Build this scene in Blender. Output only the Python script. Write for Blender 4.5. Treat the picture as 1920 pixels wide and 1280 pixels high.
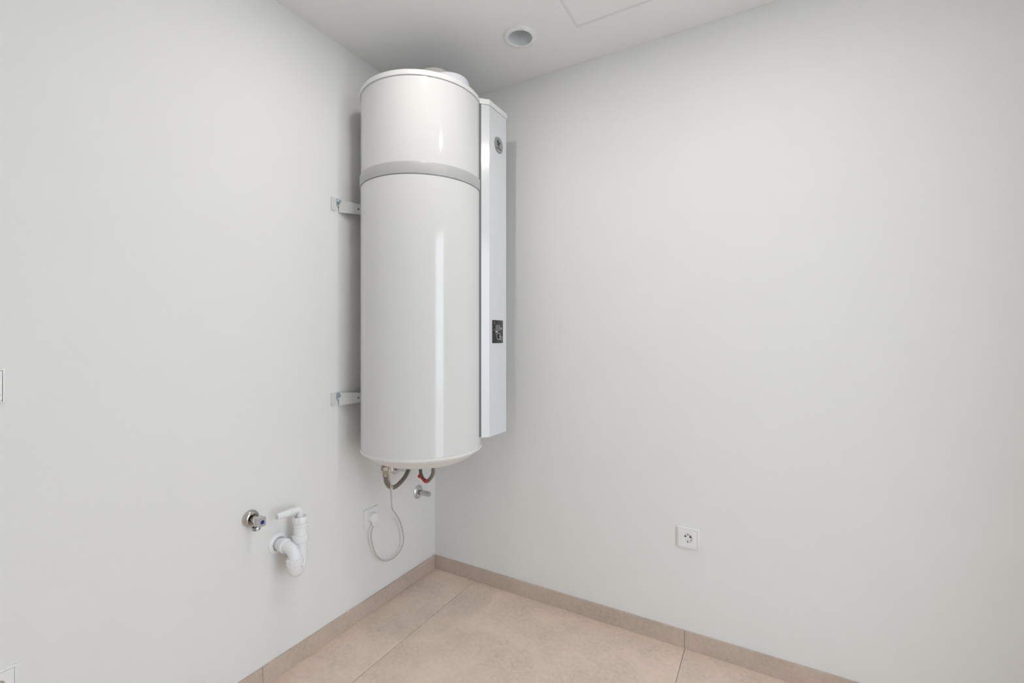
import bpy, bmesh, math, random
from mathutils import Vector, Matrix

random.seed(7)
for o in list(bpy.data.objects):
    bpy.data.objects.remove(o, do_unlink=True)
scene = bpy.context.scene
COL = scene.collection
PI = math.pi

# ------------------------------------------------------------------ camera, world, lights, exposure
# Room frame: room corner at the origin, x = distance from the left wall,
# -y = distance from the right wall, z up. Metres.
CAM = Vector((1.6065, -1.9626, 1.2722))
FWD = Vector((-0.4939, 0.8695, 0.0))
H = 2.5367                      # ceiling height
RX, RY = 2.60, -3.00            # room extent

cam_data = bpy.data.cameras.new('camera')
cam_data.sensor_width = 36.0
cam_data.lens = 845.0 / 1920.0 * 36.0
cam_data.shift_y = -7.0 / 1920.0
cam_data.clip_start = 0.02
cam = bpy.data.objects.new('camera', cam_data)
cam.location = CAM
cam.rotation_euler = FWD.to_track_quat('-Z', 'Y').to_euler()
COL.objects.link(cam)
scene.camera = cam

world = bpy.data.worlds.new('sky')
scene.world = world
world.use_nodes = True
bg = world.node_tree.nodes['Background']
bg.inputs['Color'].default_value = (0.82, 0.92, 1.0, 1)
bg.inputs['Strength'].default_value = 4.7

vs = scene.view_settings
vs.view_transform = 'Standard'
vs.look = 'None'
vs.gamma = 1.0
vs.use_curve_mapping = False
vs.exposure = 0.14

LAMP_POWER = 3.2
LAMP_COLOR = (1.0, 0.955, 0.90)

# light portal in the doorway: helps sampling of the daylight only
pd = bpy.data.lights.new('door_portal', 'AREA')
pd.shape = 'RECTANGLE'; pd.size = 0.72; pd.size_y = 2.20
pd.cycles.is_portal = True
po = bpy.data.objects.new('door_portal', pd)
po.location = (RX + 0.02, -1.29, 1.105)
po.rotation_euler = Vector((-1, 0, 0)).to_track_quat('-Z', 'Z').to_euler()
COL.objects.link(po)

# ------------------------------------------------------------------ materials
MATS = {}
def nodes_of(name):
    m = bpy.data.materials.new(name); m.use_nodes = True
    nt = m.node_tree
    return m, nt, nt.nodes['Principled BSDF']

def plain(name, col, rough=0.5, metal=0.0, coat=0.0, var=0.03, scale=40.0, bump=0.0, bscale=200.0, coat_rough=0.05, ior=1.5, emis=None, estr=0):
    m, nt, b = nodes_of(name)
    N, L = nt.nodes, nt.links
    tc = N.new('ShaderNodeTexCoord')
    nz = N.new('ShaderNodeTexNoise'); nz.inputs['Scale'].default_value = scale; nz.inputs['Detail'].default_value = 4
    L.new(tc.outputs['Object'], nz.inputs['Vector'])
    mx = N.new('ShaderNodeMix'); mx.data_type = 'RGBA'
    mx.inputs[6].default_value = (*[max(0, c * (1 - var)) for c in col], 1)
    mx.inputs[7].default_value = (*[min(1, c * (1 + var)) for c in col], 1)
    L.new(nz.outputs['Fac'], mx.inputs[0])
    L.new(mx.outputs[2], b.inputs['Base Color'])
    b.inputs['Roughness'].default_value = rough
    b.inputs['Metallic'].default_value = metal
    b.inputs['IOR'].default_value = ior
    b.inputs['Coat Weight'].default_value = coat
    b.inputs['Coat Roughness'].default_value = coat_rough
    if emis:
        b.inputs['Emission Color'].default_value = (*emis, 1)
        b.inputs['Emission Strength'].default_value = estr
    if bump > 0:
        n2 = N.new('ShaderNodeTexNoise'); n2.inputs['Scale'].default_value = bscale; n2.inputs['Detail'].default_value = 3
        L.new(tc.outputs['Object'], n2.inputs['Vector'])
        bp = N.new('ShaderNodeBump'); bp.inputs['Strength'].default_value = bump; bp.inputs['Distance'].default_value = 0.002
        L.new(n2.outputs['Fac'], bp.inputs['Height'])
        L.new(bp.outputs['Normal'], b.inputs['Normal'])
    MATS[name] = m
    return m

def stone(name, base, dark, light):
    m, nt, b = nodes_of(name)
    N, L = nt.nodes, nt.links
    geo = N.new('ShaderNodeNewGeometry')
    oi = N.new('ShaderNodeObjectInfo')
    off = N.new('ShaderNodeVectorMath'); off.operation = 'ADD'
    L.new(geo.outputs['Position'], off.inputs[0])
    mul = N.new('ShaderNodeMath'); mul.operation = 'MULTIPLY'; mul.inputs[1].default_value = 37.0
    L.new(oi.outputs['Random'], mul.inputs[0]); L.new(mul.outputs[0], off.inputs[1])
    def noise(sc, det=6, rough=0.6):
        n = N.new('ShaderNodeTexNoise'); n.inputs['Scale'].default_value = sc
        n.inputs['Detail'].default_value = det; n.inputs['Roughness'].default_value = rough
        L.new(off.outputs[0], n.inputs['Vector']); return n
    def ramp(src, a, bb):
        r = N.new('ShaderNodeValToRGB'); r.color_ramp.elements[0].position = a; r.color_ramp.elements[1].position = bb
        L.new(src, r.inputs[0]); return r.outputs['Color']
    def mix(fac, A, B, mode='MIX'):
        x = N.new('ShaderNodeMix'); x.data_type = 'RGBA'; x.blend_type = mode
        if isinstance(fac, float): x.inputs[0].default_value = fac
        else: L.new(fac, x.inputs[0])
        for i, v in ((6, A), (7, B)):
            if isinstance(v, tuple): x.inputs[i].default_value = (*v, 1)
            else: L.new(v, x.inputs[i])
        return x.outputs[2]
    cloud = ramp(noise(5.0).outputs['Fac'], 0.32, 0.68)
    fine = ramp(noise(60.0, 8, 0.7).outputs['Fac'], 0.3, 0.7)
    c1 = mix(cloud, dark, base)
    c2 = mix(fine, c1, light)
    c2 = mix(0.7, c1, c2)
    # dark pits, denser in patches
    pits = ramp(noise(210.0, 2, 0.5).outputs['Fac'], 0.66, 0.72)
    patch = ramp(noise(7.0, 2).outputs['Fac'], 0.45, 0.62)
    pm = N.new('ShaderNodeMath'); pm.operation = 'MULTIPLY'
    L.new(pits, pm.inputs[0]); L.new(patch, pm.inputs[1])
    pm2 = N.new('ShaderNodeMath'); pm2.operation = 'MULTIPLY'; pm2.inputs[1].default_value = 0.7
    L.new(pm.outputs[0], pm2.inputs[0])
    c3 = mix(pm2.outputs[0], c2, tuple(v * 0.5 for v in dark))
    specks = ramp(noise(330.0, 1, 0.5).outputs['Fac'], 0.70, 0.76)
    sm = N.new('ShaderNodeMath'); sm.operation = 'MULTIPLY'; sm.inputs[1].default_value = 0.35
    L.new(specks, sm.inputs[0])
    c4 = mix(sm.outputs[0], c3, tuple(min(1, v * 1.35) for v in light))
    L.new(c4, b.inputs['Base Color'])
    b.inputs['Roughness'].default_value = 0.55
    b.inputs['Specular IOR Level'].default_value = 0.35
    bp = N.new('ShaderNodeBump'); bp.inputs['Strength'].default_value = 0.15; bp.inputs['Distance'].default_value = 0.001
    L.new(noise(150.0, 4).outputs['Fac'], bp.inputs['Height']); L.new(bp.outputs['Normal'], b.inputs['Normal'])
    MATS[name] = m
    return m

def braided(name, col):
    m, nt, b = nodes_of(name)
    N, L = nt.nodes, nt.links
    tc = N.new('ShaderNodeTexCoord')
    outs = []
    for rot in (0.8, -0.8):
        mp = N.new('ShaderNodeMapping'); mp.inputs['Rotation'].default_value = (rot, rot, rot)
        L.new(tc.outputs['Object'], mp.inputs['Vector'])
        w = N.new('ShaderNodeTexWave'); w.inputs['Scale'].default_value = 150; w.inputs['Distortion'].default_value = 1.0
        L.new(mp.outputs['Vector'], w.inputs['Vector']); outs.append(w.outputs['Fac'])
    mm = N.new('ShaderNodeMath'); mm.operation = 'MULTIPLY'
    L.new(outs[0], mm.inputs[0]); L.new(outs[1], mm.inputs[1])
    mx = N.new('ShaderNodeMix'); mx.data_type = 'RGBA'
    mx.inputs[6].default_value = (*[c * 0.55 for c in col], 1); mx.inputs[7].default_value = (*col, 1)
    L.new(mm.outputs[0], mx.inputs[0]); L.new(mx.outputs[2], b.inputs['Base Color'])
    b.inputs['Metallic'].default_value = 0.6; b.inputs['Roughness'].default_value = 0.5
    bp = N.new('ShaderNodeBump'); bp.inputs['Strength'].default_value = 0.4; bp.inputs['Distance'].default_value = 0.001
    L.new(mm.outputs[0], bp.inputs['Height']); L.new(bp.outputs['Normal'], b.inputs['Normal'])
    MATS[name] = m
    return m

plain('wall_paint', (0.885, 0.882, 0.874), 0.9, var=0.012, scale=6, bump=0.05, bscale=260)
plain('ceiling_paint', (0.935, 0.932, 0.925), 0.92, var=0.01, scale=5)
plain('grout', (0.30, 0.26, 0.23), 0.9, var=0.1)
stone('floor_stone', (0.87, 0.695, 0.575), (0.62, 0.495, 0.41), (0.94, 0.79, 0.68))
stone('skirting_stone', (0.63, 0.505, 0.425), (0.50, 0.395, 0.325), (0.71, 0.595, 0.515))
plain('enamel', (0.78, 0.78, 0.78), 0.08, var=0.006, scale=3)
plain('white_plastic', (0.84, 0.84, 0.85), 0.35, var=0.01)
plain('lilac_plastic', (0.84, 0.83, 0.92), 0.4, var=0.01)
plain('warm_plastic', (0.88, 0.875, 0.86), 0.40, var=0.01)
plain('console_paint', (0.76, 0.78, 0.81), 0.14, var=0.006, scale=3)
plain('grey_band', (0.52, 0.52, 0.53), 0.35, var=0.01)
plain('grey_cover', (0.48, 0.47, 0.45), 0.5, var=0.05)
plain('trap_plastic', (0.94, 0.945, 0.965), 0.25, var=0.01)
plain('socket_plastic', (0.92, 0.92, 0.92), 0.30, var=0.008)
plain('black_plastic', (0.025, 0.025, 0.027), 0.25, var=0.1)
plain('hole_black', (0.012, 0.012, 0.012), 0.6, var=0.1)
plain('screen_grey', (0.16, 0.16, 0.155), 0.25, var=0.25, scale=60)
plain('gap_shade_grey', (0.16, 0.16, 0.17), 0.6, var=0.05)  # shade of the gap between tank and console, given as a colour
plain('mark_white', (0.62, 0.62, 0.60), 0.4, var=0.02)
plain('badge_grey', (0.36, 0.365, 0.385), 0.35, metal=0.3, var=0.08, scale=80)
plain('badge_dark', (0.07, 0.07, 0.075), 0.4, var=0.1)
plain('badge_light', (0.50, 0.50, 0.51), 0.3, var=0.05)
plain('chrome', (0.72, 0.72, 0.73), 0.12, metal=1.0, var=0.02)
plain('satin_chrome', (0.38, 0.39, 0.40), 0.28, metal=1.0, var=0.03)
plain('nickel', (0.57, 0.54, 0.505), 0.18, metal=1.0, var=0.03)
plain('stub_grey', (0.60, 0.61, 0.62), 0.34, metal=1.0, var=0.03)
plain('brass_dull', (0.42, 0.36, 0.30), 0.4, metal=0.6, var=0.06)
plain('zinc', (0.45, 0.53, 0.57), 0.35, metal=0.7, var=0.05)
plain('bracket_paint', (0.74, 0.75, 0.74), 0.35, var=0.02)
plain('blue_dot', (0.003, 0.02, 0.26), 0.6, var=0.05)
plain('red_plastic', (0.62, 0.012, 0.015), 0.3, var=0.05)
plain('cable_white', (0.62, 0.59, 0.53), 0.5, var=0.03)
plain('duct_grey', (0.88, 0.90, 0.93), 0.45, metal=0.0, var=0.06)
plain('diffuser', (0.9, 0.9, 0.9), 0.4, emis=LAMP_COLOR, estr=6.0)
plain('terrace_stone', (0.72, 0.70, 0.66), 0.8, var=0.1)
plain('alu_frame', (0.6, 0.6, 0.6), 0.4, var=0.02)
braided('braided_steel', (0.42, 0.37, 0.31))

# ------------------------------------------------------------------ mesh helpers
def V(*a): return Vector(a)

def orient(d):
    d = Vector(d).normalized()
    up = Vector((0, 0, 1)) if abs(d.z) < 0.95 else Vector((0, 1, 0))
    u = up.cross(d).normalized(); v = d.cross(u).normalized()
    return u, v, d

def add_lathe(bm, origin, axis, prof, seg=48, close=True):
    """prof: list of (radius, distance along axis)"""
    u, v, d = orient(axis); origin = Vector(origin)
    rings = []
    for r, h in prof:
        if r < 1e-6:
            rings.append([bm.verts.new(origin + d * h)])
        else:
            rings.append([bm.verts.new(origin + d * h + (u * math.cos(2*PI*k/seg) + v * math.sin(2*PI*k/seg)) * r) for k in range(seg)])
    for a, b in zip(rings[:-1], rings[1:]):
        if len(a) == 1 and len(b) == 1: continue
        for k in range(seg):
            k2 = (k + 1) % seg
            if len(a) == 1: bm.faces.new((a[0], b[k], b[k2]))
            elif len(b) == 1: bm.faces.new((a[k], a[k2], b[0]))
            else: bm.faces.new((a[k], a[k2], b[k2], b[k]))
    if close:
        if len(rings[0]) > 1: bm.faces.new(rings[0])
        if len(rings[-1]) > 1: bm.faces.new(rings[-1])

def catmull(pts, n=8):
    pts = [Vector(p) for p in pts]
    P = [pts[0] * 2 - pts[1]] + pts + [pts[-1] * 2 - pts[-2]]
    out = []
    for i in range(1, len(P) - 2):
        for k in range(n):
            t = k / n
            a, b, c, d = P[i-1], P[i], P[i+1], P[i+2]
            out.append(0.5 * ((2*b) + (c - a)*t + (2*a - 5*b + 4*c - d)*t*t + (3*b - a - 3*c + d)*t**3))
    out.append(pts[-1])
    return out

def add_tube(bm, path, rad, seg=16, cap=True):
    path = [Vector(p) for p in path]
    rads = rad if isinstance(rad, (list, tuple)) else [rad] * len(path)
    T = []
    for i in range(len(path)):
        a = path[max(0, i-1)]; b = path[min(len(path)-1, i+1)]
        T.append((b - a).normalized())
    u, v, d = orient(T[0])
    rings = []
    for i, p in enumerate(path):
        if i:
            q = T[i-1].rotation_difference(T[i]); u = q @ u; v = q @ v
        rings.append([bm.verts.new(p + (u*math.cos(2*PI*k/seg) + v*math.sin(2*PI*k/seg))*rads[i]) for k in range(seg)])
    for a, b in zip(rings[:-1], rings[1:]):
        for k in range(seg):
            bm.faces.new((a[k], a[(k+1) % seg], b[(k+1) % seg], b[k]))
    if cap:
        bm.faces.new(rings[0]); bm.faces.new(rings[-1])

def add_box(bm, lo, hi, bev=0.0, seg=2):
    lo, hi = Vector(lo), Vector(hi)
    res = bmesh.ops.create_cube(bm, size=1.0)
    vs_ = res['verts']
    for v in vs_:
        v.co = Vector([(lo[i] + hi[i]) / 2 + v.co[i] * (hi[i] - lo[i]) for i in range(3)])
    if bev > 0:
        es = list({e for v in vs_ for e in v.link_edges})
        bmesh.ops.bevel(bm, geom=es, offset=bev, segments=seg, profile=0.5, affect='EDGES')

def add_prism(bm, poly, axis_vec):
    """extrude a list of 3D points along axis_vec"""
    ax = Vector(axis_vec)
    a = [bm.verts.new(Vector(p)) for p in poly]
    b = [bm.verts.new(Vector(p) + ax) for p in poly]
    bm.faces.new(a); bm.faces.new(list(reversed(b)))
    n = len(a)
    for k in range(n):
        bm.faces.new((a[k], b[k], b[(k+1) % n], a[(k+1) % n]))

def bevel_sharp(bm, off, seg=2, ang=35):
    es = [e for e in bm.edges if len(e.link_faces) == 2 and e.calc_face_angle(0) > math.radians(ang)]
    bmesh.ops.bevel(bm, geom=es, offset=off, segments=seg, profile=0.5, affect='EDGES')

def add_rect_hole(bm, centre, u, v, umin, umax, vmin, vmax, r, seg=48):
    """flat rectangle with a round hole about centre; returns the ring of hole verts"""
    centre, u, v = Vector(centre), Vector(u), Vector(v)
    angs = [2*PI*k/seg for k in range(seg)] + [math.atan2(b, a) % (2*PI) for a in (umin, umax) for b in (vmin, vmax)]
    angs = sorted(set(round(a, 6) for a in angs))
    inner, outer = [], []
    for a in angs:
        ca, sa = math.cos(a), math.sin(a)
        t = min((umax/ca if ca > 1e-9 else (umin/ca if ca < -1e-9 else 1e9)),
                (vmax/sa if sa > 1e-9 else (vmin/sa if sa < -1e-9 else 1e9)))
        inner.append(bm.verts.new(centre + u*ca*r + v*sa*r))
        outer.append(bm.verts.new(centre + u*ca*t + v*sa*t))
    n = len(angs)
    for k in range(n):
        bm.faces.new((inner[k], inner[(k+1) % n], outer[(k+1) % n], outer[k]))
    return inner, outer

def make(name, bm, mat, parent=None, smooth=40, base=None):
    """one mesh object; verts are given in room coordinates"""
    bmesh.ops.recalc_face_normals(bm, faces=bm.faces)
    off = None
    p = parent
    while p is not None and p.parent is not None: p = p.parent
    if p is not None: off = Vector(p.location)
    elif base is not None: off = Vector(base)
    if off is not None: bmesh.ops.translate(bm, verts=bm.verts, vec=-off)
    me = bpy.data.meshes.new(name)
    bm.to_mesh(me); bm.free()
    me.materials.append(MATS[mat])
    if smooth:
        for f in me.polygons: f.use_smooth = True
        me.set_sharp_from_angle(angle=math.radians(smooth))
    o = bpy.data.objects.new(name, me)
    COL.objects.link(o)
    if parent is not None: o.parent = parent
    elif base is not None: o.location = base
    return o

def part(name, fn, mat, parent, smooth=40, label=None):
    bm = bmesh.new(); fn(bm)
    o = make(name, bm, mat, parent, smooth)
    if label: o['label'] = label
    return o

def thing(name, loc, label, cat, group=None):
    o = bpy.data.objects.new(name, None)
    o.empty_display_size = 0.05
    o.location = loc
    COL.objects.link(o)
    o['label'] = label; o['category'] = cat
    if group: o['group'] = group
    return o

def struct(name, fn, mat, label, cat, smooth=0):
    bm = bmesh.new(); fn(bm)
    o = make(name, bm, mat, None, smooth)
    o['kind'] = 'structure'; o['label'] = label; o['category'] = cat
    return o

# ------------------------------------------------------------------ the setting
TH = 0.12
struct('wall_left', lambda b: add_box(b, (-TH, RY - TH, -0.1), (0, TH, H + 0.1)), 'wall_paint',
       'smooth white painted wall carrying the water heater, tap and drain trap', 'wall')
struct('wall_right', lambda b: add_box(b, (0, 0, -0.1), (RX + TH, TH, H + 0.1)), 'wall_paint',
       'smooth white painted wall with a single socket near the floor', 'wall')
struct('wall_back', lambda b: add_box(b, (0, RY - TH, -0.1), (RX + TH, RY, H + 0.1)), 'wall_paint',
       'plain white wall closing the room behind', 'wall')
DY0, DY1, DZ = -1.65, -0.93, 2.21
def door_wall(b):
    add_box(b, (RX, RY, -0.1), (RX + TH, DY0, H + 0.1))
    add_box(b, (RX, DY1, -0.1), (RX + TH, 0, H + 0.1))
    add_box(b, (RX, DY0, DZ), (RX + TH, DY1, H + 0.1))
struct('wall_door', door_wall, 'wall_paint', 'white wall with an open doorway to daylight', 'wall')
def door_frame(b):
    add_box(b, (RX - 0.008, DY0 - 0.05, 0), (RX + TH + 0.01, DY0 + 0.012, DZ + 0.05), 0.002)
    add_box(b, (RX - 0.008, DY1 - 0.012, 0), (RX + TH + 0.01, DY1 + 0.05, DZ + 0.05), 0.002)
    add_box(b, (RX - 0.008, DY0 + 0.012, DZ - 0.012), (RX + TH + 0.01, DY1 - 0.012, DZ + 0.05), 0.002)
struct('door_1', door_frame, 'alu_frame', 'pale grey frame around the open doorway', 'door frame')
struct('terrace', lambda b: add_box(b, (RX + TH, -6, -0.20), (RX + 8, 5, -0.10)), 'terrace_stone',
       'grey terrace paving outside the doorway', 'terrace')

VENT = V(0.700, -0.297, H)
def ceiling_mesh(b):
    inner, outer = add_rect_hole(b, VENT, (1, 0, 0), (0, 1, 0), -VENT.x, RX - VENT.x, RY - VENT.y, -VENT.y, 0.052, 64)
    ret = bmesh.ops.extrude_face_region(b, geom=list(b.faces))
    for e in ret['geom']:
        if isinstance(e, bmesh.types.BMVert): e.co.z += 0.10
struct('ceiling', ceiling_mesh, 'ceiling_paint', 'flat white painted ceiling with a round vent hole', 'ceiling')

# floor: grout bed with large stone tiles as children
floor = struct('floor', lambda b: add_box(b, (0, RY, -0.12), (RX + TH, 0, -0.003)), 'grout',
               'floor of large beige stone-look tiles with narrow joints', 'floor')
XJ = [0.001, 0.271, 1.310, 2.349, RX - 0.001]
YJ = [-0.001, -0.985, -2.024, RY + 0.001]
g = 0.0011
for i in range(len(XJ) - 1):
    for j in range(len(YJ) - 1):
        a0, a1 = XJ[i] + g, XJ[i+1] - g
        b1, b0 = YJ[j] - g, YJ[j+1] + g
        part('floor_tile', lambda b: add_box(b, (a0, b0, -0.012), (a1, b1, 0.0), 0.0008, 1), 'floor_stone', floor, 0)

# skirting: strips cut from the same tile
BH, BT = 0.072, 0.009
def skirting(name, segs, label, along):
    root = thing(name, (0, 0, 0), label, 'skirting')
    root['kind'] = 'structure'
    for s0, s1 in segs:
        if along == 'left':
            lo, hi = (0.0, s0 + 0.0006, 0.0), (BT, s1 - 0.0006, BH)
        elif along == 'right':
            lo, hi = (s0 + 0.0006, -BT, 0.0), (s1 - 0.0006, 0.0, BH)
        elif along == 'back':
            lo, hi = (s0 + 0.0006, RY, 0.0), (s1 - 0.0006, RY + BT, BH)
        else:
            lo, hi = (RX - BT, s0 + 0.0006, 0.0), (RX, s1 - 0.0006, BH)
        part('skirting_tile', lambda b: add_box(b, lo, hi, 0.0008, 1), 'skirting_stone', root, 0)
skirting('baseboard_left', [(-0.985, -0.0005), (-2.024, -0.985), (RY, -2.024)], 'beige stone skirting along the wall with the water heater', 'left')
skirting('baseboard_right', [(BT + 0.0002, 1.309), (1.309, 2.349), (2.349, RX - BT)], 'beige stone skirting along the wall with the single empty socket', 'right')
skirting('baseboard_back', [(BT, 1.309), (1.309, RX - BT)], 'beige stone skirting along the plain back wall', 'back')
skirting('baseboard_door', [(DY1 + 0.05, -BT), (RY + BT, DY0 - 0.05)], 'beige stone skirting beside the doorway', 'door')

# ------------------------------------------------------------------ ceiling fittings
t = thing('ceiling_vent', VENT, 'round white vent ring with an open grey duct in the ceiling', 'vent')
part('ring', lambda b: add_lathe(b, VENT, (0, 0, -1), [(0.050, -0.012), (0.050, 0.0050), (0.0515, 0.0065), (0.065, 0.0060), (0.0685, 0.0045), (0.069, 0.0)], 64, False), 'trap_plastic', t)
part('duct', lambda b: add_lathe(b, VENT, (0, 0, 1), [(0.0495, -0.003), (0.0495, 0.085), (0.0, 0.085)], 64, False), 'duct_grey', t)
for k, a in enumerate((20, 62, 118, 163, 255, 305, 340)):
    p = VENT + V(math.cos(math.radians(a)) * 0.0585, math.sin(math.radians(a)) * 0.0585, -0.0061)
    part('screw', lambda b: add_lathe(b, p, (0, 0, -1), [(0.0016, 0), (0.0016, 0.0008), (0.0, 0.0009)], 10), 'zinc', t)

PX0, PY1, PS = 0.937, -0.242, 0.50
t = thing('access_panel', (PX0 + PS/2, PY1 - PS/2, H), 'square white access hatch flush in the ceiling', 'hatch')
def hatch_frame(b):
    w, zz = 0.011, 0.0012
    add_box(b, (PX0 - w, PY1 - PS - w, H - zz), (PX0, PY1 + w, H + 0.012), 0.0008, 1)
    add_box(b, (PX0 + PS, PY1 - PS - w, H - zz), (PX0 + PS + w, PY1 + w, H + 0.012), 0.0008, 1)
    add_box(b, (PX0, PY1, H - zz), (PX0 + PS, PY1 + w, H + 0.012), 0.0008, 1)
    add_box(b, (PX0, PY1 - PS - w, H - zz), (PX0 + PS, PY1 - PS, H + 0.012), 0.0008, 1)
part('frame', hatch_frame, 'white_plastic', t)
part('panel', lambda b: add_box(b, (PX0 + 0.0025, PY1 - PS + 0.0025, H - 0.0006), (PX0 + PS - 0.0025, PY1 - 0.0025, H + 0.012), 0.0006, 1), 'ceiling_paint', t)

def downlight(x, y, power, label):
    c = V(x, y, H)
    t = thing('downlight', c, label, 'ceiling lamp', 'recessed downlights in the ceiling')
    part('trim_ring', lambda b: add_lathe(b, c, (0, 0, -1), [(0.040, 0.001), (0.041, 0.004), (0.050, 0.004), (0.053, 0.0)], 48, False), 'white_plastic', t)
    part('diffuser', lambda b: add_lathe(b, c, (0, 0, -1), [(0.0405, 0.0), (0.040, 0.0015), (0.0, 0.0018)], 48), 'diffuser', t)
    ld = bpy.data.lights.new('downlight_lamp', 'AREA')
    ld.shape = 'DISK'; ld.size = 0.075; ld.energy = LAMP_POWER * power; ld.color = LAMP_COLOR
    lo = bpy.data.objects.new('downlight_lamp', ld)
    lo.location = (0, 0, -0.005); lo.parent = t
    COL.objects.link(lo)
downlight(0.745, -0.925, 1.0, 'round white downlight in the ceiling near the water heater')
downlight(1.58, -0.868, 1.35, 'round white downlight in the ceiling beyond the access hatch')

# ------------------------------------------------------------------ water heater
TX, TY = 0.277, -0.424
AX = V(TX, TY, 0)
wh = thing('water_heater', (TX, TY, 0.74), 'tall white cylindrical water heater hung on the wall in the corner', 'water heater')
Z0, ZB0, ZB1, ZR0, ZR1 = 0.804, 1.906, 1.952, 2.284, 2.307
R = 0.261
part('lower_body', lambda b: add_lathe(b, AX, (0, 0, 1), [(R - .002, Z0 - .002), (R, Z0 - .0005), (R, ZB0 - 0.004), (R - 0.004, ZB0 - 0.001), (R - .004, ZB0 + .01)], 128, False), 'enamel', wh)
part('upper_body', lambda b: add_lathe(b, AX, (0, 0, 1), [(R - .001, ZB1 - .004), (R - .001, ZR0 - 0.002), (R - .004, ZR0), (R - .004, ZR0 + .01)], 128, False), 'enamel', wh)
part('band', lambda b: add_lathe(b, AX, (0, 0, 1), [(R - .003, ZB0), (R + .0020, ZB0), (R + .0028, ZB0 + .002), (R + .0028, ZB1 - .003), (R + .0015, ZB1), (R - .002, ZB1)], 128, False), 'grey_band', wh, label='pale grey plastic band')
part('top_rim', lambda b: add_lathe(b, AX, (0, 0, 1), [(R - .004, ZR0 + .001), (R + .003, ZR0 + .001), (R + .004, ZR0 + .004), (R + .003, ZR1 - .006), (R - .001, ZR1), (R - 0.02, ZR1 + .004), (0.12, ZR1 + .010), (0, ZR1 + .010)], 128, False), 'white_plastic', wh)
part('bottom_cap', lambda b: add_lathe(b, AX, (0, 0, -1), [(R - .003, -.8030), (R + .0012, -.8025), (R + .0016, -.7945), (R - .0005, -.7900), (R - .012, -.783), (R - .050, -.756), (R - .070, -.746), (R - .100, -.740), (R - .13, -.738), (0.0, -.737)], 128, False), 'warm_plastic', wh)
# duct spigot on the lid, with a grey cover lying askew on it
sp = part('duct_spigot', lambda b: add_lathe(b, V(0.420, -0.420, ZR1 + 0.002), (0, 0, 1), [(0.088, 0), (0.087, 0.045), (0.084, 0.051), (0.078, 0.051), (0.076, 0.010), (0, 0.010)], 64, False), 'lilac_plastic', wh)
part('grey_cover', lambda b: add_lathe(b, V(0.372, -0.452, ZR1 + 0.008), (0, 0, 1), [(0.076, 0), (0.076, 0.062), (0.073, 0.067), (0.066, 0.067), (0.064, 0.012), (0, 0.012)], 64, False), 'grey_cover', wh)

# control console on the front
CF = 0.556
CZ0, CZ1 = 0.842, 2.279
def console_poly(z, e=0.0):
    return [(0.5255 + e*0.7, -0.346 - e*0.7, z), (CF + e, -0.3125 - e, z), (CF + e, -0.168 + e, z), (0.530, -0.158 + e, z), (0.300, -0.158 + e, z), (0.330, -0.21, z), (0.43, -0.30, z)]
def console_body(b):
    add_prism(b, console_poly(CZ0), (0, 0, CZ1 - CZ0))
    bevel_sharp(b, 0.0012, 2, 20)
con = part('console', console_body, 'console_paint', wh, 15)
def console_cap(b):
    add_prism(b, console_poly(CZ1 + 0.0012, 0.003), (0, 0, ZR1 - CZ1 - 0.006))
    bevel_sharp(b, 0.002, 2, 25)
part('console_cap', console_cap, 'white_plastic', con, 15)
def gap_shade(b):  # dark strip added on the chamfer edge, paints the shaded gap beside the tank
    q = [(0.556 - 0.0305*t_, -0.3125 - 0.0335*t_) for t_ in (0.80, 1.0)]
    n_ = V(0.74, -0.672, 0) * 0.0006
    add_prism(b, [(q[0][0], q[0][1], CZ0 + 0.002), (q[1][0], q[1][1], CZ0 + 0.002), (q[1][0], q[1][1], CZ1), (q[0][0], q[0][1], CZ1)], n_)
part('gap_shade', gap_shade, 'gap_shade_grey', con, 0)
# display
DYA, DYB, DZA, DZB = -0.289, -0.200, 1.2485, 1.3505
dsp = part('display_panel', lambda b: add_box(b, (CF - 0.004, DYA, DZA), (CF + 0.0025, DYB, DZB), 0.001, 2), 'black_plastic', con, 30, 'black control display')
FX = CF + 0.0026
def flat(y0, y1, z0, z1, d=0.0006):
    return lambda b: add_box(b, (FX - 0.0005, y0, z0), (FX + d, y1, z1))
def yy(u): return DYA + (DYB - DYA) * u        # u: left to right on the panel
def zz(v): return DZB + (DZA - DZB) * v        # v: top to bottom
# (mark layout is given as fractions of the panel)
part('screen', flat(yy(.27), yy(.72), zz(.47), zz(.20)), 'screen_grey', wh)
part('indicator', lambda b: add_lathe(b, V(FX - .0004, yy(.81), zz(.355)), (1, 0, 0), [(0.0048, 0), (0.0048, 0.0010), (0, 0.0012)], 20), 'mark_white', wh)
part('screen_mark', flat(yy(.27), yy(.45), zz(.535), zz(.475)), 'mark_white', wh)
part('screen_mark', flat(yy(.70), yy(.86), zz(.530), zz(.515)), 'screen_grey', wh)
part('screen_mark', flat(yy(.09), yy(.20), zz(.445), zz(.40)), 'screen_grey', wh)
part('screen_mark', flat(yy(.12), yy(.19), zz(.16), zz(.07)), 'screen_grey', wh)
def ring(cu, cv, ro, ri):
    return lambda b: add_lathe(b, V(FX - .0004, yy(cu), zz(cv)), (1, 0, 0), [(ri, 0), (ri, 0.0010), (ro, 0.0010), (ro, 0), (ri, 0)], 40, False)
part('dial_ring', ring(.56, .70, .0158, .0138), 'mark_white', wh)
part('dial', lambda b: add_lathe(b, V(FX - .0004, yy(.56), zz(.70)), (1, 0, 0), [(0.0095, 0), (0.0092, 0.004), (0.0080, 0.005), (0, 0.005)], 32), 'black_plastic', wh)
part('dial_mark', lambda b: add_box(b, (FX + .004, yy(.545), zz(.735)), (FX + .0056, yy(.575), zz(.665))), 'mark_white', wh)
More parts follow.
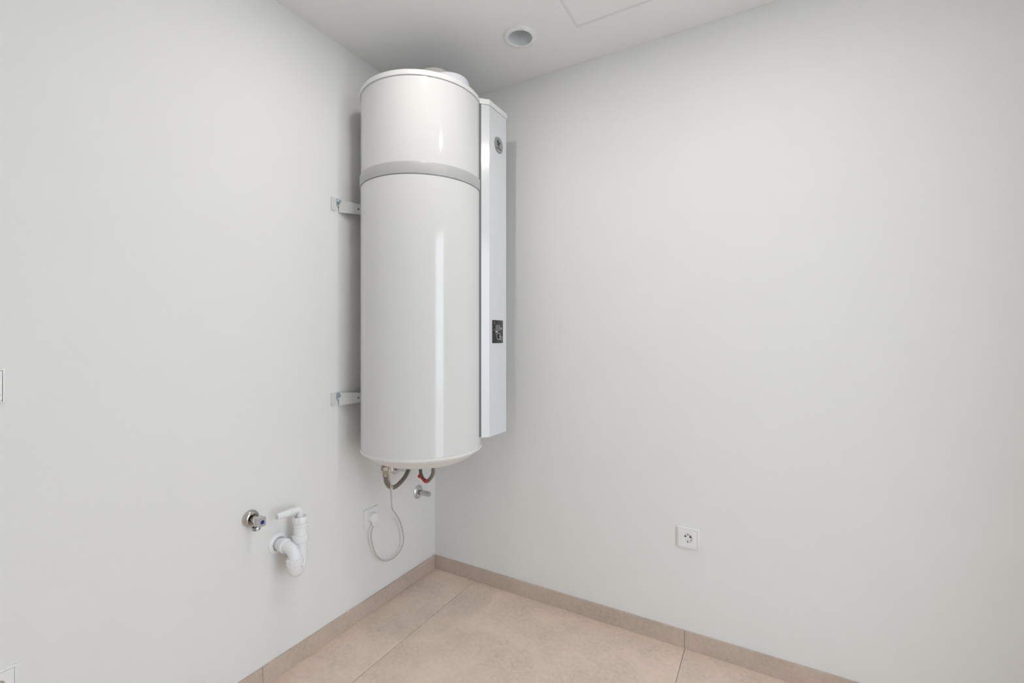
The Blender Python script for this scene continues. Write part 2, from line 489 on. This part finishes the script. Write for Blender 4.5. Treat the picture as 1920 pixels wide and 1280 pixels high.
part('button_ring', ring(.81, .79, .0085, .0070), 'mark_white', wh)
part('dial_mark', flat(yy(.27), yy(.36), zz(.618), zz(.606)), 'mark_white', wh)
part('dial_mark', flat(yy(.35), yy(.44), zz(.80), zz(.785)), 'screen_grey', wh)

# oval badge
BC = V(CF, -0.2365, 2.134)
def oval(ry, rz, h, n=40, x0=-0.001, power=2.3):
    def fn(b):
        pts = []
        for k in range(n):
            a = 2*PI*k/n; c_, s_ = math.cos(a), math.sin(a)
            pts.append((BC.x + x0, BC.y + math.copysign(abs(c_)**(2/power), c_)*ry, BC.z + math.copysign(abs(s_)**(2/power), s_)*rz))
        add_prism(b, pts, (h, 0, 0))
    return fn
bd = part('badge', oval(0.0345, 0.0355, 0.0032), 'badge_grey', con, 30, 'grey rounded badge with dark emblem')
part('badge_field', oval(0.0300, 0.0310, 0.0010, x0=0.0018), 'badge_grey', wh, 30)
def patch(pts, h=0.0012, x0=0.0024):
    return lambda b: add_prism(b, [(BC.x + x0, BC.y + y, BC.z + z) for y, z in pts], (h, 0, 0))
part('emblem', patch([(-.017, .012), (-.013, .021), (-.004, .019), (.004, .012), (.012, .014), (.014, .008), (.004, .007), (.0035, -.004), (.0005, -.012), (-.0015, -.004), (-.010, -.007), (-.013, .002)]), 'badge_dark', wh, 0)
part('emblem_mark', patch([(.006, .006), (.012, .004), (.010, -.002), (.005, .000)]), 'badge_light', wh, 0)
part('emblem_mark', patch([(.015, .003), (.020, .001), (.018, -.003), (.014, -.001)]), 'badge_light', wh, 0)
part('name_bar', patch([(-.020, -.0145), (.022, -.0145), (.020, -.0195), (-.018, -.0195)]), 'badge_dark', wh, 0)
part('name_line', patch([(-.016, -.0225), (.016, -.0225), (.013, -.0260), (-.013, -.0260)]), 'badge_light', wh, 0)

# wall brackets: slotted flange on the wall, bolt, tapered web to the tank
def bracket(zc):
    z1, z0 = zc + 0.027, zc - 0.027
    ya, yb = -0.686, -0.646
    def fl(b):
        x0, x1 = 0.0005, 0.0065
        pts = [(ya, z1), (yb, z1), (yb, zc - 0.004), (-0.6555, zc - 0.004), (-0.6555, zc + 0.006), (-0.6625, zc + 0.006), (-0.6625, z0 + 0.002), (-0.666, z0), (ya + 0.004, z0), (ya, z0 + 0.005)]
        add_prism(b, [(x0, y, z) for y, z in pts], (x1 - x0, 0, 0))
        bevel_sharp(b, 0.0008, 1, 30)
    f = part('wall_bracket', fl, 'bracket_paint', wh, 25)
    def web(b):
        # bent plate from the flange out to the back of the tank, with folded lips
        p0, p1 = V(0.004, -0.6475, 0), V(0.060, -0.520, 0)
        n = V(0.91, -0.40, 0).normalized() * 0.004
        top0, bot0, top1, bot1 = zc + 0.026, zc - 0.030, zc + 0.015, zc - 0.019
        for (a, c, s0, s1) in ((p0, p1, (bot0, top0), (bot1, top1)),):
            poly = [V(a.x, a.y, s0[0]), V(a.x, a.y, s0[1]), V(c.x, c.y, s1[1]), V(c.x, c.y, s1[0])]
            add_prism(b, poly, n)
        # folded lips towards the wall
        for sgn, e0, e1 in ((1, top0, top1), (-1, bot0, bot1)):
            poly = [V(p0.x, p0.y, e0), V(p1.x, p1.y, e1), V(p1.x - 0.02, p1.y, e1), V(p0.x + 0.001, p0.y + 0.02, e0)]
            add_prism(b, poly, (0, 0, -0.003 * sgn))
        bevel_sharp(b, 0.0008, 1, 40)
    part('web', web, 'bracket_paint', f, 25)
    def bolt(b):
        add_box(b, (0.0065, -0.6625, zc + 0.004), (0.0095, -0.6470, zc + 0.026), 0.001, 2)
        add_lathe(b, V(0.0095, -0.6545, zc + 0.015), (1, 0, 0), [(0.0080, 0), (0.0080, 0.0075), (0.0065, 0.0085), (0.0045, 0.0085), (0.0045, 0.014), (0.0035, 0.015)], 6)
    part('bolt', bolt, 'zinc', f, 20)
    part('web_hole', lambda b: add_lathe(b, V(0.0404, -0.5734, zc - 0.003), (0.91, -0.40, 0), [(0.004, -0.001), (0.004, 0.0012), (0, 0.0012)], 16), 'badge_dark', f)
bracket(1.840)
bracket(1.011)

# ------------------------------------------------------------------ pipes under the heater
def wall_rosette(b, c, r, d=0.011):
    add_lathe(b, c, (1, 0, 0), [(r, 0), (r, 0.002), (r * 0.93, d * 0.45), (r * 0.72, d * 0.85), (r * 0.5, d), (r * 0.34, d), (r * 0.34, 0.0)], 48, False)

def outlet(loc, label, length, r, mat):
    c = Vector(loc)
    t = thing('wall_outlet', c, label, 'water outlet', None)
    part('rosette', lambda b: wall_rosette(b, c, r), 'chrome', t)
    def st(b):
        add_lathe(b, c, (1, 0, 0), [(0.0085, 0.0), (0.0085, length * 0.30), (0.0125, length * 0.32), (0.0132, length * 0.36), (0.0132, length - 0.0025), (0.0115, length), (0.006, length), (0.005, length - 0.002), (0, length - 0.002)], 32, False)
    part('stub', st, mat, t)
    return t
outlet((0, -0.138, 0.459), 'capped chrome pipe stub with round rosette below the water heater', 0.078, 0.036, 'stub_grey')
outlet((0, -0.306, 0.630), 'chrome outlet with round rosette joined to the longer braided hose', 0.090, 0.034, 'chrome')
outlet((0, -0.205, 0.680), 'chrome outlet joined to the short braided hose with red ends', 0.090, 0.034, 'chrome')

def px(w, x, y):
    """room point seen along a line of sight (x, y) at depth w; used once to lay the hoses out"""
    s_, c_ = 0.493921, 0.869507
    r_, u_ = (x - 960) / 845.0, -(y - 633) / 845.0
    return CAM + V(r_ * c_ - s_, r_ * s_ + c_, u_) * w

hz = thing('braided_hose', (0.204, -0.575, 0.60), 'long braided steel hose looping below the water heater', 'hose')
p0 = V(0.203, -0.575, 0.735)
hp = catmull([p0, V(0.2035, -0.5748, 0.715), px(1.905, 723, 892), px(1.925, 725, 904), px(1.96, 731.5, 912), px(2.0, 739, 913), px(2.06, 748.5, 906.5), px(2.125, 758.5, 895), px(2.175, 765, 882), V(0.082, -0.306, 0.640), V(0.082, -0.306, 0.650)], 10)
part('hose', lambda b: add_tube(b, hp, 0.0098, 18), 'braided_steel', hz)
part('nut', lambda b: (add_lathe(b, V(0.203, -0.575, 0.714), (0, 0, 1), [(0.0150, 0), (0.0175, 0.002), (0.0175, 0.016), (0.0155, 0.018)], 6), add_lathe(b, V(0.203, -0.575, 0.731), (0, 0, 1), [(0.0115, 0), (0.0115, 0.0095)], 20)), 'brass_dull', hz, 25)
part('ferrule', lambda b: add_lathe(b, V(0.203, -0.575, 0.688), (0, 0, 1), [(0.0106, 0), (0.0112, 0.001), (0.0112, 0.006), (0.0106, 0.007), (0.0106, 0.011), (0.0112, 0.012), (0.0112, 0.024), (0.0106, 0.026)], 24), 'brass_dull', hz)

hh = thing('braided_hose', (0.21, -0.277, 0.60), 'short braided steel hose with red ends near the corner', 'hose')
q0 = V(0.212, -0.277, 0.739)
hq = catmull([q0, V(0.214, -0.278, 0.70), px(2.155, 812, 884), px(2.17, 808, 895), px(2.20, 800, 902.5), px(2.235, 792.5, 896), px(2.265, 788.5, 882), V(0.086, -0.205, 0.69), V(0.086, -0.205, 0.70)], 10)
part('hose', lambda b: add_tube(b, hq, 0.0085, 16), 'braided_steel', hh)
def lever(b):
    a, c = px(2.205, 786, 892.5), px(2.175, 797.5, 901)
    add_tube(b, catmull([a, (a + c) / 2 + V(0, 0, -0.003), c], 6), 0.0026, 10)
    for p, r in ((a, 0.0078), (c, 0.0088)):
        bmesh.ops.create_uvsphere(b, u_segments=16, v_segments=10, radius=r, matrix=Matrix.Translation(p) @ Matrix.Scale(1.15, 4, (0, 0, 1)))
part('red_lever', lever, 'red_plastic', hh, label='red plastic lever with rounded ends')

# ------------------------------------------------------------------ sockets and switch
# plates are built on a wall: o = centre on the wall, u = to the right, n = out of the wall
def plate(name, o, u, n, label, cat, kind, group=None):
    o, u, n = Vector(o), Vector(u), Vector(n)
    w = V(0, 0, 1)
    t = thing(name, o, label, cat, group)
    S, D, I = 0.0415, 0.0090, 0.0365
    def P(a, b_, c_): return o + u * a + w * b_ + n * c_
    def frame(b):
        outer0 = [P(-S, -S, 0), P(S, -S, 0), P(S, S, 0), P(-S, S, 0)]
        prof = [(S, 0.0), (S, D - 0.002), (S - 0.0018, D), (I + 0.0007, D), (I + 0.0007, 0.0002)]
        rings = [[b.verts.new(P(sx * s_, sz * s_, h)) for sx, sz in ((-1, -1), (1, -1), (1, 1), (-1, 1))] for s_, h in prof]
        for r0, r1 in zip(rings[:-1], rings[1:]):
            for k in range(4): b.faces.new((r0[k], r0[(k+1) % 4], r1[(k+1) % 4], r1[k]))
    part('frame', frame, 'socket_plastic', t, 20)
    if kind in ('socket', 'plugged'):
        def insert(b):
            inner, outer = add_rect_hole(b, P(0, 0, D + 0.0004), u, w, -I + .0001, I - .0001, -I + .0001, I - .0001, 0.0195, 48)
            back = [b.verts.new(v.co - n * 0.0035) for v in outer]
            m = len(outer)
            for k in range(m): b.faces.new((outer[k], outer[(k+1) % m], back[(k+1) % m], back[k]))
            deep = [b.verts.new(v.co - n * 0.0085) for v in inner]
            for k in range(m): b.faces.new((inner[k], inner[(k+1) % m], deep[(k+1) % m], deep[k]))
            b.faces.new(deep)
        ins = part('insert', insert, 'socket_plastic', t, 30)
        if kind == 'socket':
            zf = D - 0.0082
            for a in (-0.0095, 0.0095):
                part('pin_hole', lambda b: add_lathe(b, P(a, 0.004, zf - 0.001), n, [(0.0035, 0), (0.0035, 0.0014), (0, 0.0014)], 20), 'hole_black', ins)
            part('centre_screw', lambda b: add_lathe(b, P(0, 0.003, zf - 0.001), n, [(0.0028, 0), (0.0026, 0.0016), (0, 0.0016)], 20), 'duct_grey', ins)
            for sgn in (-1, 1):
                def clip(b):
                    add_prism(b, [P(-0.0022, sgn * 0.0190, zf), P(0.0022, sgn * 0.0190, zf), P(0.0016, sgn * 0.0115, zf), P(-0.0016, sgn * 0.0115, zf)], n * 0.0045)
                part('earth_clip', clip, 'satin_chrome', ins, 20)
    elif kind == 'switch':
        def rocker(b):
            a = [P(-I, -I, D - .003), P(I, -I, D - .003), P(I, I, D - .003), P(-I, I, D - .003)]
            c_ = [P(-I + .0008, -I + .0008, D + .0004), P(I - .0008, -I + .0008, D + .0004), P(I - .0008, I - .0008, D + .0018), P(-I + .0008, I - .0008, D + .0018)]
            va = [b.verts.new(p) for p in a]; vc = [b.verts.new(p) for p in c_]
            b.faces.new(vc); b.faces.new(va)
            for k in range(4): b.faces.new((va[k], va[(k+1) % 4], vc[(k+1) % 4], vc[k]))
        part('rocker', rocker, 'socket_plastic', t, 20)
    else:
        def insert(b):
            a = [P(-I, -I, D - .003), P(I, -I, D - .003), P(I, I, D - .003), P(-I, I, D - .003)]
            add_prism(b, a, n * 0.0034)
        ins = part('insert', insert, 'socket_plastic', t, 20)
        for a in (-0.014, 0.010):
            part('connector', lambda b: add_lathe(b, P(a, 0.010, D), n, [(0.0105, 0), (0.0105, 0.002), (0.009, 0.003), (0.006, 0.003), (0.0055, -0.001), (0, -0.001)], 32, False), 'nickel', ins)
    return t
UL, NL = (0, 1, 0), (1, 0, 0)
UR, NR = (1, 0, 0), (0, -1, 0)
plate('wall_socket', (1.321, 0, 0.4535), UR, NR, 'empty white round-hole socket on a square plate near the floor', 'socket', 'socket')
plate('wall_socket', (0, -0.4695, 0.4435), UL, NL, 'white socket plate with a round plug in it', 'socket', 'plugged')
plate('light_switch', (0, -1.6625, 1.1565), UL, NL, 'white square rocker switch on the wall', 'switch', 'switch')
plate('antenna_socket', (0, -1.643, 0.4325), UL, NL, 'white square plate with round metal connectors near the floor', 'socket', 'antenna')

# power cord with plug
pc = thing('power_cord', (0.012, -0.4695, 0.4435), 'thin white power cord hanging in a loop with a round plug', 'power cord')
def plug(b):
    c = V(0.0042, -0.4695, 0.4435)
    add_lathe(b, c, (1, 0, 0), [(0.0186, 0.0), (0.0186, 0.0062), (0.0225, 0.0064), (0.0228, 0.012), (0.0224, 0.024), (0.0205, 0.029), (0.0160, 0.031), (0.0, 0.0315)], 40)
    add_tube(b, [c + V(0.018, 0, -0.018), c + V(0.018, 0, -0.028), c + V(0.018, 0, -0.038)], [0.0075, 0.0060, 0.0040], 16)
part('plug', plug, 'socket_plastic', pc)
def wall_px(x, px_, py_):
    s_, c_ = 0.493921, 0.869507
    r_, u_ = (px_ - 960) / 845.0, -(py_ - 633) / 845.0
    d = V(r_ * c_ - s_, r_ * s_ + c_, u_)
    return CAM + d * ((x - CAM.x) / d.x)
cord = [V(0.0222, -0.4695, 0.408), wall_px(.030, 696, 1000), wall_px(.032, 697.5, 1018), wall_px(.033, 704, 1037), wall_px(.032, 713, 1048), wall_px(.030, 722, 1051.5), wall_px(.028, 736, 1047), wall_px(.028, 749, 1034), wall_px(.032, 756.5, 1015), wall_px(.038, 755.5, 998), wall_px(.050, 750, 977), wall_px(.075, 742, 963), wall_px(.105, 735.5, 953.5), wall_px(.125, 734, 940), px(1.952, 733, 922), px(1.943, 732.8, 914), px(1.946, 731.8, 906), px(1.956, 729.5, 893), px(1.960, 727, 882), px(1.955, 726.5, 866)]
part('cable', lambda b: add_tube(b, catmull(cord, 8), 0.0033, 12), 'cable_white', pc)
def tie(b):
    p = px(1.962, 734, 914)
    add_tube(b, [p + V(0.011, -0.004, 0.010), p + V(0.013, -0.008, 0.001), p + V(0.006, -0.011, -0.009), p + V(-0.006, 0.003, -0.013)], 0.0016, 8)
    bmesh.ops.create_uvsphere(b, u_segments=10, v_segments=8, radius=0.0048, matrix=Matrix.Translation(p + V(0.010, -0.008, -0.002)))
part('cable_tie', tie, 'white_plastic', pc)

# ------------------------------------------------------------------ stop valve with blue dot
c = V(0, -1.026, 0.629)
t = thing('stop_valve', c, 'small chrome washing-machine tap with a blue dot on its handle', 'tap')
part('rosette', lambda b: add_lathe(b, c, (1, 0, 0), [(0.0300, 0), (0.0300, 0.004), (0.0275, 0.011), (0.0220, 0.0155), (0.0180, 0.0165), (0.0165, 0.0130), (0.0120, 0.0110), (0.0120, 0.0)], 48, False), 'nickel', t)
part('stem', lambda b: add_lathe(b, c, (1, 0, 0), [(0.0095, 0.0), (0.0095, 0.018), (0.0115, 0.019), (0.0115, 0.026), (0.0090, 0.027), (0.0090, 0.040)], 28), 'nickel', t)
def vbody(b):
    add_lathe(b, c + V(0.033, 0, 0), (1, 0, 0), [(0.0115, 0), (0.0128, 0.002), (0.0128, 0.018), (0.0110, 0.020)], 10)
    add_lathe(b, c + V(0.044, 0, 0.004), (0, 0, -1), [(0.0105, 0.0), (0.0112, 0.004), (0.0112, 0.022), (0.0102, 0.024)], 10)
part('body', vbody, 'chrome', t, 20)
part('outlet', lambda b: add_lathe(b, c + V(0.042, -0.003, -0.020), (0, 0, -1), [(0.0100, 0.0), (0.0135, 0.001), (0.0142, 0.003), (0.0142, 0.010), (0.0130, 0.012), (0.0100, 0.012), (0.0098, 0.004), (0, 0.004)], 12, False), 'satin_chrome', t, 25)
def handle(b):
    pts = [(-.0115, -.0150), (.0110, -.0150), (.0125, -.0130), (.0125, .0140), (.0105, .0160), (-.0105, .0160), (-.0130, .0130), (-.0130, -.0130)]
    add_prism(b, [(c.x + 0.048, c.y + y, c.z + z) for y, z in pts], (0.026, 0, 0))
    bevel_sharp(b, 0.0022, 2, 20)
    for k in range(3):
        add_tube(b, [(c.x + 0.0525 + 0.0062*k, c.y - 0.0128, c.z - 0.010), (c.x + 0.0525 + 0.0062*k, c.y - 0.0128, c.z + 0.010)], 0.0018, 8)
hd = part('handle', handle, 'stub_grey', t, 30)
part('blue_dot', lambda b: add_lathe(b, c + V(0.0738, 0.000, 0.000), (1, 0, 0), [(0.0070, 0), (0.0066, 0.0008), (0, 0.0010)], 24), 'blue_dot', hd, label='blue cold-water mark')

# ------------------------------------------------------------------ drain trap
c = V(0, -0.921, 0.498)
t = thing('drain_trap', c, 'white plastic drain trap with hose nozzle on the wall', 'drain trap')
part('rosette', lambda b: add_lathe(b, c, (1, 0, 0), [(0.0390, 0), (0.0390, 0.002), (0.0370, 0.005), (0.0290, 0.0075), (0.0255, 0.0080), (0.0255, 0.0)], 56, False), 'trap_plastic', t)
part('wall_pipe', lambda b: add_lathe(b, c, (1, 0, 0), [(0.0215, 0.0), (0.0215, 0.020), (0.0245, 0.021), (0.0250, 0.030), (0.0235, 0.031), (0.0235, 0.036), (0.0262, 0.037), (0.0262, 0.049), (0.0240, 0.051), (0.0205, 0.052)], 40), 'trap_plastic', t, 25)
DX, DYY = 0.098, -0.919
UX, UY = 0.063, -0.872
def arc(p0, p1, p2, n=10):
    """quarter bend from p0 to p2 around the corner p1"""
    out = []
    for k in range(n + 1):
        a = PI / 2 * k / n
        out.append(p1 + (p0 - p1) * (1 - math.sin(a)) + (p2 - p1) * (1 - math.cos(a)))
    return out
def elbow(b):
    k = V(DX, DYY, 0.498)
    path = [V(0.045, -0.921, 0.498)] + arc(V(DX - 0.040, -0.9208, 0.498), k, V(DX, DYY, 0.458)) + [V(DX, DYY, 0.440)]
    add_tube(b, path, 0.0208, 32)
part('elbow', elbow, 'trap_plastic', t)
part('nut', lambda b: add_lathe(b, V(DX, DYY, 0.440), (0, 0, 1), [(0.0250, 0.0), (0.0285, 0.002), (0.0285, 0.010), (0.0292, 0.012), (0.0292, 0.023), (0.0280, 0.025), (0.0225, 0.025)], 12), 'trap_plastic', t, 25)
def ubend(b):
    zc = 0.437
    a, e = V(DX, DYY, zc), V(UX, UY, zc)
    mid = (a + e) / 2; rad = (a - e) / 2; rr = rad.length
    path = [a + V(0, 0, 0.008)]
    for k in range(17):
        an = PI * k / 16
        path.append(mid + rad * math.cos(an) + V(0, 0, -1) * rr * 0.92 * math.sin(an))
    path.append(e + V(0, 0, 0.03))
    add_tube(b, path, 0.0236, 32)
part('u_bend', ubend, 'trap_plastic', t)
U = V(UX, UY, 0)
part('riser', lambda b: add_lathe(b, U, (0, 0, 1), [(0.0248, 0.452), (0.0250, 0.455), (0.0235, 0.456), (0.0235, 0.510)], 36), 'trap_plastic', t, 25)
part('nut', lambda b: add_lathe(b, U, (0, 0, 1), [(0.0240, 0.500), (0.0270, 0.502), (0.0285, 0.506), (0.0290, 0.520), (0.0280, 0.526), (0.0240, 0.527)], 32), 'trap_plastic', t, 25)
part('upper_pipe', lambda b: add_lathe(b, U, (0, 0, 1), [(0.0228, 0.515), (0.0238, 0.558), (0.0252, 0.560), (0.0252, 0.566), (0.0245, 0.567), (0.0250, 0.575)], 36), 'trap_plastic', t, 25)
part('top_nut', lambda b: add_lathe(b, U, (0, 0, 1), [(0.0255, 0.570), (0.0270, 0.572), (0.0285, 0.577), (0.0285, 0.592), (0.0270, 0.596), (0.0215, 0.596), (0.0205, 0.590), (0, 0.589)], 10), 'trap_plastic', t, 25)
def spout(b):
    zt = 0.6235
    k = V(UX, UY - 0.002, zt)
    path = [V(UX, UY - 0.002, 0.586)] + arc(V(UX, UY - 0.002, zt - 0.013), k, V(UX - 0.001, UY - 0.015, zt), 8) + [V(UX - 0.001, UY - 0.036, zt)]
    add_tube(b, path, 0.0112, 24)
sp = part('spout', spout, 'trap_plastic', t)
part('nozzle', lambda b: add_lathe(b, V(UX - 0.001, UY - 0.034, 0.6235), (0, -1, 0.02), [(0.0130, -0.004), (0.0140, -0.003), (0.0140, 0.002), (0.0128, 0.003), (0.0128, 0.006), (0.0138, 0.007), (0.0138, 0.011), (0.0122, 0.012), (0.0108, 0.058), (0.0100, 0.060), (0, 0.0605)], 28, False), 'trap_plastic', t, 25)
